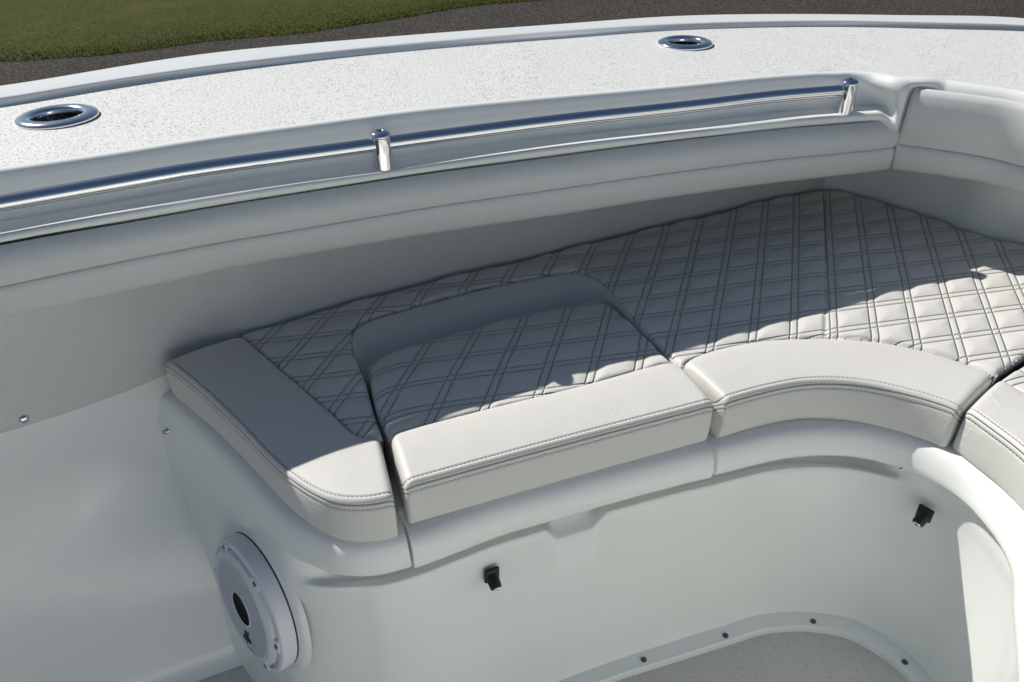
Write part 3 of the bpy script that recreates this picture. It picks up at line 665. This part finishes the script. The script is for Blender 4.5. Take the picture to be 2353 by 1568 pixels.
seamA, seamB = P(1893,443,Zq)[:2], P(1896,775,Zq)[:2]
M_QM = mat_quilt('vinyl_quilt_main', QU, QV)
quilt('quilted_panel', polyM, lambda x, y: Zq+.008*ss(.25, .6, x), uvm_, QU, QV, M_QM, bow, seams=[(seamA, seamB, .0032, .004)], zbot=.452)
lp_front = smoothc(spline(lpf, step=.003), 6)
border('border_pad', lp_front, spline(lpb, step=.003), bow, r0=.02, r1=.012)
cp_front = smoothc(spline(cpf, step=.003), 6)
border('border_pad', cp_front, spline(cpb, step=.003), bow, r0=.012, r1=.012)
# --- hatch cushion
hat = tag(empty('hatch_cushion', (.04, .95, .45)), 'quilted cushion with straight sunlit front strip, set in the recess of the bow cushion', 'seat cushion')
HQ_px = [(1523,833),(1540,827),(1413,703),(1400,693.5),(1389,689),(1372,687),(1354,687.5),(1292,698),(1199,720),(1103,746),(996,773.7),(913,799.5),(865,820),(848,832),(844.5,844),(848,866),(861.7,930),(880,975),(896,1006)]
HB_px = [(897,1005),(912,993),(935,985),(1120,936),(1340,882),(1500,838),(1535,831),(1562,834)]
zb = .512
def hz(px, py):   # height of the hatch cushion falls slightly to the back
    p = P(px, py, .53); t = np.clip((p[1]-(.86+.35*(p[0]+.15)+.13))/.22, 0, 1); return .534-(.534-zb)*t
hq = np.array([P(a, b, hz(a, b))[:2] for a, b in HQ_px]); hbk = PL(HB_px, S)
def zh(x, y):
    t = np.clip((y-(.86+.35*(x+.15)+.13))/.22, 0, 1); return .534-(.534-zb)*t
polyH = np.vstack([spline(hq[1:], step=.005), spline(hbk, step=.005)])
a77 = math.radians(77); nU2 = np.array([math.sin(a77), -math.cos(a77)])
def uvh(x, y):
    return (x*nU2[0]+y*nU2[1]-np.array([-.004+.0, 1.098])@nU2, x*nV[0]+y*nV[1]-np.array([-.004, 1.103])@nV)
hleft = hq[-4:]
def warph(x, y, u, w_):
    dl = (x-(-.225+(y-1.0)*(-.20)));  return u, w_+.030*np.exp(-np.clip(dl, 0, 9)/.028)
PU2, PV2 = .0737, .0668
quilt('quilted_panel', polyH, zh, uvh, PU2, PV2, mat_quilt('vinyl_quilt_hatch', PU2, PV2), hat, zbot=.452, warp=warph)
border('border_pad', spline(hff, step=.003), spline(hbk, step=.003), hat, r0=.014, r1=.014)
# recess side of the bow cushion round the hatch
wi = resample(well, 160); cen = polyH.mean(0)
hqs = resample(spline(hq[1:], step=.003), 160)
Gw = [np.column_stack([wi, np.full(160, Zq-.010)])]
for t, z in ((.03, Zq-.008), (.10, Zq-.010), (.25, Zq-.018), (.5, Zq-.034), (.75, Zq-.050), (.9, Zq-.058), (.98, .455)):
    Gw.append(np.column_stack([wi*(1-t)+hqs*t, np.full(160, z)]))
v, f = grid(np.stack(Gw, 1)); mk('recess_side', v, f, M_VINYL, bow)
# --- far cushion on the other side of the bow
far = tag(empty('far_cushion', (.9, .8, .45)), 'cream cushion cut off by the right edge of the photo, below the diagonal gap', 'seat cushion')
fpath = np.vstack([fpf, ext]); fp_front = smoothc(spline(fpath, step=.003), 8); nf = normals_right(fp_front)
e1b = P(2297,868,S)[:2]; fb = fp_front-nf*.125
kf = ss(0, .10, alen(fp_front)); b0 = P(2300,866,S)[:2]; fb = fb+(b0-fb[0])[None]*(1-kf)[:, None]
e1c = e1+np.array([.004, -.006]); e2c = e2+np.array([.004, -.006])
border('border_pad', fp_front, fb, far, r0=.012, r1=.012)
fbr = resample(fb, 60)
nfar = np.array([-dg[1], dg[0]])
polyF = np.vstack([[b0], [e2c], [far1+np.array([.004, -.006])], mir(Wtop[near_s(Wtop, lpf[0]):][::-1][8::12]), fbr[::-1]])
quilt('quilted_panel', polyF, lambda x, y: x*0+Zq, lambda x, y: (y*.94-x*.33, x*.93+y*.2), QU, QV, M_QM, far, zbot=.452)

# seat top board (hidden core under cushions)
tbv = np.vstack([np.column_stack([BP[::4]-NP_[::4]*.03, np.full(len(BP[::4]), .449)])])
_w = Wtop[near_s(Wtop, lpf[0]):]; outer = resample(np.vstack([_w, BK, mir(BK[::-1]), mir(_w[::-1])]), len(tbv))
Gb = np.stack([tbv, np.column_stack([outer, np.full(len(outer), .449)])], 1); v, f = grid(Gb); mk('seat_deck', v, f, M_GEL, boat)

# ------------------------------------------------------------ coaming bolsters
def bolster(name, sect, side, start, endr=.006):
    if side == 'L':
        n = IC+int(start/.004); base = np.vstack([DL, DL[-1]+np.outer(np.arange(1, n-IC+1)*.004, TLAST)]); N = np.vstack([ND[:IC], np.repeat(ND[IC-20][None], n-IC, 0)]); i0 = 20
        A_ = lambda x: np.concatenate([np.broadcast_to(x, (len(D),))[:IC], np.full(n-IC, np.broadcast_to(x, (len(D),))[IC-6])]); N[IC-12:] = ND[IC-20]
    else:
        base = DR[start:]; N = ND[IC+start:]; i0 = 0; A_ = lambda x: np.broadcast_to(x, (len(D),))[IC+start:]
    s = alen(base)[i0:]; s = s-s[0]; L = s[-1]
    e = np.clip(np.minimum(s, L-s), 0, endr); k = 1-(1-np.sqrt(np.maximum(1-(1-e/endr)**2, 0)))*.16
    R_ = [np.column_stack([base+N*A_(o)[:, None], A_(z)+A_(DZ)])[i0:] for o, z in sect]; c = sum(R_)/len(R_); R_ = [c+(r-c)*k[:, None] for r in R_]
    v, f = grid(np.stack(R_, 1), closed=True, caps=True); o = mk(name, v, f, M_BOLST); cap_sharp(o, 60); return o
i_j = IC-3
ob = oG
def mixo(t): return oH*(1-t)+oJ*t
zI = LZ(zH, zJ, .45)
sect = [(oK-.045,.70),(oH-.030,zH-.012),(oH-.006,zH-.0005),(oH-.001,zH+.0005),(oH+.001,zH-.0008),(oH+.006,LZ(zH,zJ,.10)),(oH+.0115,LZ(zH,zJ,.26)),(oH+.0145,LZ(zH,zJ,.45)),(oJ+.0080,LZ(zH,zJ,.72)),(oJ+.0040,zJ+.006),(oJ+.0026,zJ+.0020),(oJ+.0012,zJ+.0007),(oJ-.0020,zJ),(oJ+.0012,zJ-.0007),(oJ+.0026,zJ-.0025),(oJ+.0042,zJ-.010),(oJ*.6+oK*.4+.006,LZ(zJ,zK,.45)),(oJ*.2+oK*.8+.0035,LZ(zJ,zK,.78)),(oK+.0005,zK+.004),(oK-.006,zK-.001),(oK-.02,zK-.003)]
bl = bolster('coaming_bolster', sect, 'L', .055)
tag(bl, 'long off-white padded bolster under the grab rail along the hull side', 'bolster', 'padded coaming bolsters')
# right-hand bolster, taller, at the bow
RT_px = [(2100,207),(2148,205),(2220,215),(2353,240)]; RJ_px = [(2076,337.6),(2134,336),(2186,343),(2272,363),(2353,385)]; RK_px = [(2062,396),(2117,394.5),(2186,403),(2272,424),(2353,446)]
oT = np.full(len(D), .036); oJ2 = oT-.004; oK2 = oT-.012
zT = zsolve(RT_px, .885, .036, 'R'); zJ2 = zsolve(RJ_px, .772, .032, 'R'); zK2 = zsolve(RK_px, .718, .024, 'R'); print('right z', zT[830].round(3), zJ2[830].round(3), zK2[830].round(3))
_px = [proj((*(DR[i]+ND[IC+8]*.034), .756))[0] for i in range(60)]; i_r0 = int(np.argmin(np.abs(np.array(_px)-2074)))-2; print('R start', i_r0, _px[0], _px[20])
sect2 = [(oT-.012,LZ(zT,zJ2,.6)),(oT-.012,zT-.010),(oT-.008,zT-.001),(oT,zT+.0015),(oT+.007,zT-.001),(oT+.012,LZ(zT,zJ2,.10)),(oT+.014,LZ(zT,zJ2,.3)),(oT+.012,LZ(zT,zJ2,.6)),(oJ2+.008,LZ(zT,zJ2,.85)),(oJ2+.0040,zJ2+.006),(oJ2+.0026,zJ2+.0020),(oJ2+.0012,zJ2+.0007),(oJ2-.0020,zJ2),(oJ2+.0012,zJ2-.0007),(oJ2+.0026,zJ2-.0025),(oJ2+.0042,zJ2-.010),(oJ2*.6+oK2*.4+.006,LZ(zJ2,zK2,.45)),(oJ2*.2+oK2*.8+.0035,LZ(zJ2,zK2,.78)),(oK2+.0005,zK2+.004),(oK2-.006,zK2-.001),(oK2-.03,zK2-.003),(oK2-.03,LZ(zT,zJ2,.9))]
br = bolster('coaming_bolster', sect2, 'R', i_r0, .004)
tag(br, 'tall off-white bow bolster right of the grab rail, with a wrinkled stitched end', 'bolster', 'padded coaming bolsters')

# ------------------------------------------------------------ speaker
nS = np.array([-.73, -.67, .12]); nS /= np.linalg.norm(nS)
bc = P(628, 1371, .20)[:3]; pc = -.2215
fc = hitplane(567, 1393, nS, pc+.026); depth = (fc-np.array([0, 0, CAM_H]))@_F; Rs = 320/2*depth/F_PX
print('speaker', fc, Rs, 'face plane vs base', pc)
Ms = frame(fc-nS*.026, nS, np.cross(nS, (0, 0, 1)))
k = Rs; SPK_A = 20
prof = [(k*1.10, -.006), (k*1.09, -.002), (k*1.04, .0005), (k*1.03, .0)]
v, f = lathe([(k*1.18, -.014), (k*1.15, -.0085), (k*1.11, -.0035), (k*1.0, -.0006)], 72); boss = mk('speaker_boss', place(v, Ms), f, M_GEL, boat)
v, f = lathe([(k*1.028, -.004), (k*1.031, .0002), (k*1.028, .0009), (k*1.0, .0009)], 72)
SP = [(k*1.026, .0010), (k*1.03, .004), (k*1.026, .0225), (k*1.020, .0245), (k*1.008, .0256), (k*.99, .0262), (k*.955, .0275), (k*.950, .0272), (k*.948, .0215), (k*.884, .0215), (k*.882, .0300), (k*.876, .0306), (k*.80, .0342), (k*.785, .0352), (k*.775, .034), (k*.76, .033)]
body = mk('speaker', place(lathe(SP, 96)[0], Ms), lathe(SP, 96)[1], M_SPK, boat)
mk('gasket', place(v, Ms), f, M_RUBBER, body)
# grille: flat disc with straight slots
gr = k*.77
nz = .0345
def disc_slots():
    V = []; Fs = []; pitch = .0056; y = -gr
    v0, f0 = lathe([(gr*1.0, .033), (gr*.99, .0352), (gr*.975, .0352), (gr*.97, .033)], 72); parts = [(v0, f0)]
    ang = math.radians(0); cnt = int(2*gr*.97/pitch)
    for q in range(cnt):
        yy = -gr*.97+pitch*(q+.5); hw = math.sqrt(max((gr*.975)**2-yy**2, 1e-6))
        segs = [(-hw, hw)]; hr = gr*.36
        if abs(yy) < hr: hx = math.sqrt(hr*hr-yy*yy); segs = [(-hw, -hx), (hx, hw)]
        for a, b in segs:
            if b-a < .003: continue
            bx_, fx = box(b-a, pitch*.52, .0028, .0005, 1); parts.append((bx_+np.array([(a+b)/2, yy, nz]), fx))
    return join(parts)
v, f = disc_slots()
_pf = np.array(proj(fc)); Ma = np.asarray(Ms)
rotg = min(np.linspace(0, math.pi, 361), key=lambda a: -abs(np.dot((lambda d: d/np.linalg.norm(d))(np.array(proj(fc+(Ma[:3, 0]*math.cos(a)+Ma[:3, 1]*math.sin(a))*.05))-_pf), (.7071, .7071))))
print('slot angle', math.degrees(rotg)); cr, sr = math.cos(rotg), math.sin(rotg); v = np.column_stack([v[:, 0]*cr-v[:, 1]*sr, v[:, 0]*sr+v[:, 1]*cr, v[:, 2]])
mk('grille', place(v, Ms), f, M_SPK, body, smooth=False)
v, f = lathe([(gr*.99, .0322), (0.001, .0322)], 60); mk('grille_back', place(v, Ms), f, mat_simple('grille_shadow', (.10, .11, .15), .6), body)
v, f = lathe([(gr*.37, .033), (gr*.365, .0362), (gr*.34, .0366), (gr*.33, .0355), (gr*.32, .033)], 48); mk('cone_ring', place(v, Ms), f, M_SPK, body)
v, f = lathe([(gr*.33, .0358), (gr*.29, .0325), (0.001, .0325)], 48); mk('dust_cap', place(v, Ms), f, mat_simple('cone_black', (.004, .004, .005), .8), body)
# three-lobed trim tabs with screw holes round the rim
tgt = np.array([(499,1262),(573,1347),(634,1487)]); bb = None
for a0 in np.linspace(0, 60, 61):
    for rr_ in (.91, .92):
        e_ = 0
        pr = np.array([proj(place(np.array([[k*rr_*math.cos(math.radians(a0+60*q)), k*rr_*math.sin(math.radians(a0+60*q)), .028]]), Ms)[0]) for q in range(6)])
        e_ = sum(np.min(np.hypot(*(pr-t).T)) for t in tgt)
        if bb is None or e_ < bb[0]: bb = (e_, a0, rr_)
print('tabs', bb); SPK_A = bb[1]; SPK_R = bb[2]
M_HOLE = mat_simple('hole_grey', (.05, .055, .06), .4)
for q in range(6):
    a = math.radians(SPK_A+q*60); v, f = box(k*.110, .024, .0085, .0012, 2)
    rr = k*.915; T_ = frame((rr*math.cos(a), rr*math.sin(a), .0255), (-.12*math.cos(a)*-1, -.12*math.sin(a)*-1, 1), (math.cos(a), math.sin(a), 0))
    tabo = mk('screw_tab', place(place(v, T_), Ms), f, M_SPK, body)
    v, f = lathe([(.0046, .0041), (.0044, .0046), (0.0001, .0044)], 20); mk('screw_hole', place(place(v, T_), Ms), f, M_HOLE, body)
# small black emblem on the lower grille: a slanted J joined to a swept L
em = [[(-.012,-.010),(-.004,-.013),(.001,.012),(-.003,.013),(-.006,-.005),(-.011,-.005)], [(.000,-.013),(.004,-.013),(.0055,-.004),(.015,-.005),(.017,.000),(.0065,.001),(.009,.019),(.005,.014)]]
parts = []
for pl in em:
    pl = np.array(pl)*.95; m_ = len(pl); V0 = np.column_stack([pl, np.full(m_, .0)]); V1 = np.column_stack([pl, np.full(m_, .0014)])
    parts.append((np.vstack([V0, V1]), [tuple(range(m_, 2*m_))]+[(i, (i+1) % m_, m_+(i+1) % m_, m_+i) for i in range(m_)]))
v, f = join(parts); T_ = frame((0, 0, 0), (0, 0, 1), (1, 0, 0))
ec = hitplane(567, 1462, nS, pc+.0362); v = place(v, frame(ec, nS, np.cross(np.array([0, 0, 1]), nS)*-1 if False else np.cross((0, 0, 1), nS)))
mk('emblem', v, f, M_BLACK, body, smooth=False)

# ------------------------------------------------------------ small fittings
def panel_hit(px, py, off):
    c = BP+NP_*off; d = ray(px, py); best = None
    ts = np.linspace(.4/F_PX, 2.2/F_PX, 4000); q = np.array([0, 0, CAM_H])+ts[:, None]*d
    dd = ((q[:, None, :2]-c[None, ::2])**2).sum(2); i, j = np.unravel_index(np.argmin(dd), dd.shape); return q[i], NP_[::2][j]
for px, py in ((1128, 1318), (2127, 1178)):
    q, n = panel_hit(px, py, -.004); n3 = np.array([n[0], n[1], 0]); Mx = frame(q, n3, np.cross((0, 0, 1), n3))
    v, f = box(.026, .028, .006, .003, 3); v = v+np.array([0, 0, .003]); bo = mk('hatch_bumper', place(v, Mx), f, M_BLACK, boat)
    ax = n3*.86+np.array([0, 0, -.5]); c0 = q+np.array([0, 0, -.002])
    v, f = lathe([(.0105, 0), (.0102, .010), (.0096, .0215), (.0082, .024), (.0001, .024)], 28); mk('barrel', place(v, frame(c0, ax, (0, 0, 1))), f, M_BLACK, bo)
    ax /= np.linalg.norm(ax); v, f = screw_mesh(.0064, .0018); mk('screw', place(v, frame(c0+ax*.024, ax, (0, 0, 1))), f, M_STEEL, bo)
    v, f = join([box(.005, .0013, .0008), box(.0013, .005, .0008)]); mk('screw_slot', place(v+np.array([0, 0, .0018]), frame(c0+ax*.024, ax, (0, 0, 1))), f, M_BLACK, bo, smooth=False)
# press stud on the mesh hem and a small stud on the seat base
wn = NW[near_s(Wtop, P(55,962,.52)[:2])]; qs = P(55, 962, .52); 
v, f = lathe([(.0001, .0052), (.004, .0048), (.0068, .003), (.0076, .001), (.0074, 0), (.0074, -.004)], 28)
iw = near_s(Wtop, qs[:2]); base_q = Wtop[iw]+NW[iw]*.001
c = hitplane(55, 962, np.array([*wn, 0]), float(wn@base_q)); mk('snap_stud', place(v, frame(c, (*wn, .15), (0, 0, 1))), f, M_STEEL, boat)
print('stud', c, base_q)
bpy.context.view_layer.update(); _h = SC.ray_cast(bpy.context.evaluated_depsgraph_get(), Vector((0, 0, CAM_H)), Vector(ray(386, 990)).normalized()); q = np.array(_h[1]); n = np.array(_h[2]); n = n if n@ray(386, 990) < 0 else -n; print('stud hit', _h[4].name, q, n); v, f = lathe([(.0058, -.002), (.0058, .003), (.0042, .0035), (.0042, .0075), (.0050, .008), (.0050, .0095), (.0001, .0095)], 20)
mk('stud', place(v, frame(q, (n[0], n[1], .2), (0, 0, 1))), f, M_STEELB, boat)
q, n = panel_hit(2070, 1078, .02); v, f = lathe([(.0028, 0), (.0022, .0006), (.0001, .0004)], 16); mk('plug', place(v, frame(q, (n[0], n[1], .5), (0, 0, 1))), f, M_STEELB, boat)

# ------------------------------------------------------------ ground
ZGR = -1.30
gl = PL([(0,143),(120,136),(241,127),(360,113),(482,96),(689,77.5),(790,63),(948,38),(1085,15),(1258,0)], ZGR)
d0 = gl[1]-gl[0]; d0 /= np.linalg.norm(d0); d1_ = gl[-1]-gl[-3]; d1_ /= np.linalg.norm(d1_)
edge = np.vstack([[gl[0]-d0*60], [gl[0]-d0*6], gl, [gl[-1]+d1_*8], [gl[-1]+d1_*90]]); edge = resample(edge, 900) if False else np.vstack([edge[:2], spline(edge[1:-1], 700)[1:-1], edge[-2:]])
M_GRAV = mat_ground('gravel_asphalt', (.014, .013, .012), (.095, .086, .078), (.028, .025, .023), 24)
G = np.array([[(x, y, ZGR) for y in np.linspace(-200, 200, 41)] for x in np.linspace(-200, 200, 41)]); v, f = grid(G)
tag(mk('gravel_ground', v, f, M_GRAV, smooth=False), 'dark grey gravel and asphalt beyond the gunwale', 'ground', kind='structure')
M_GRASS = mat_ground('grass', (.030, .044, .006), (.055, .066, .011), (.090, .076, .015), 16)
nrm = np.array([-d0[1], d0[0]]); nn = np.broadcast_to(nrm, edge.shape)
wig = edge+nn*(rng.normal(0, .012, len(edge)))[:, None]
cols = [np.column_stack([wig, np.full(len(wig), ZGR+.004)]), np.column_stack([wig+nn*.05, np.full(len(wig), ZGR+.02)])]
for dd in (.3, 1, 3, 8, 20, 60, 160): cols.append(np.column_stack([edge+nn*dd, np.full(len(edge), ZGR+.025)]))
v, f = grid(np.stack(cols, 1)); tag(mk('lawn', v, f, M_GRASS, smooth=False), 'mown green lawn with a yellowing edge', 'grass', kind='structure')
# grass blades on the lawn that the picture can see
nb_ = 60000; V = []; Fs = []
ie = rng.integers(2, len(edge)-2, nb_); dist = np.abs(rng.gamma(1.3, .55, nb_)); base_ = edge[ie]+nrm*dist[:, None]+rng.normal(0, .05, (nb_, 2))
hgt = rng.uniform(.008, .028, nb_)*np.where(dist < .35, 1.3, 1); an = rng.uniform(0, math.tau, nb_); wd = rng.uniform(.003, .006, nb_); lean = rng.normal(0, .02, (nb_, 2))
b0_ = np.column_stack([base_[:, 0]-np.cos(an)*wd, base_[:, 1]-np.sin(an)*wd, np.full(nb_, ZGR+.01)]); b1_ = np.column_stack([base_[:, 0]+np.cos(an)*wd, base_[:, 1]+np.sin(an)*wd, np.full(nb_, ZGR+.01)])
b2_ = np.column_stack([base_+lean, ZGR+.02+hgt]); V = np.stack([b0_, b1_, b2_], 1).reshape(-1, 3); Fs = np.arange(3*nb_).reshape(-1, 3)
mb_, t_, b_ = nodes('grass_blade'); kq = NB(t_); kq.setup(); gcol = kq.mix(kq.ramp(kq.noise(2.2, 4), .35, .7), (.026, .042, .005), (.105, .085, .015)); kq.l(gcol, b_.inputs['Base Color']); b_.inputs['Roughness'].default_value = .8; b_.inputs['Specular IOR Level'].default_value = .1
tag(mk('grass', V, Fs, mb_, smooth=False), 'short grass blades on the lawn edge', 'grass', kind='stuff')
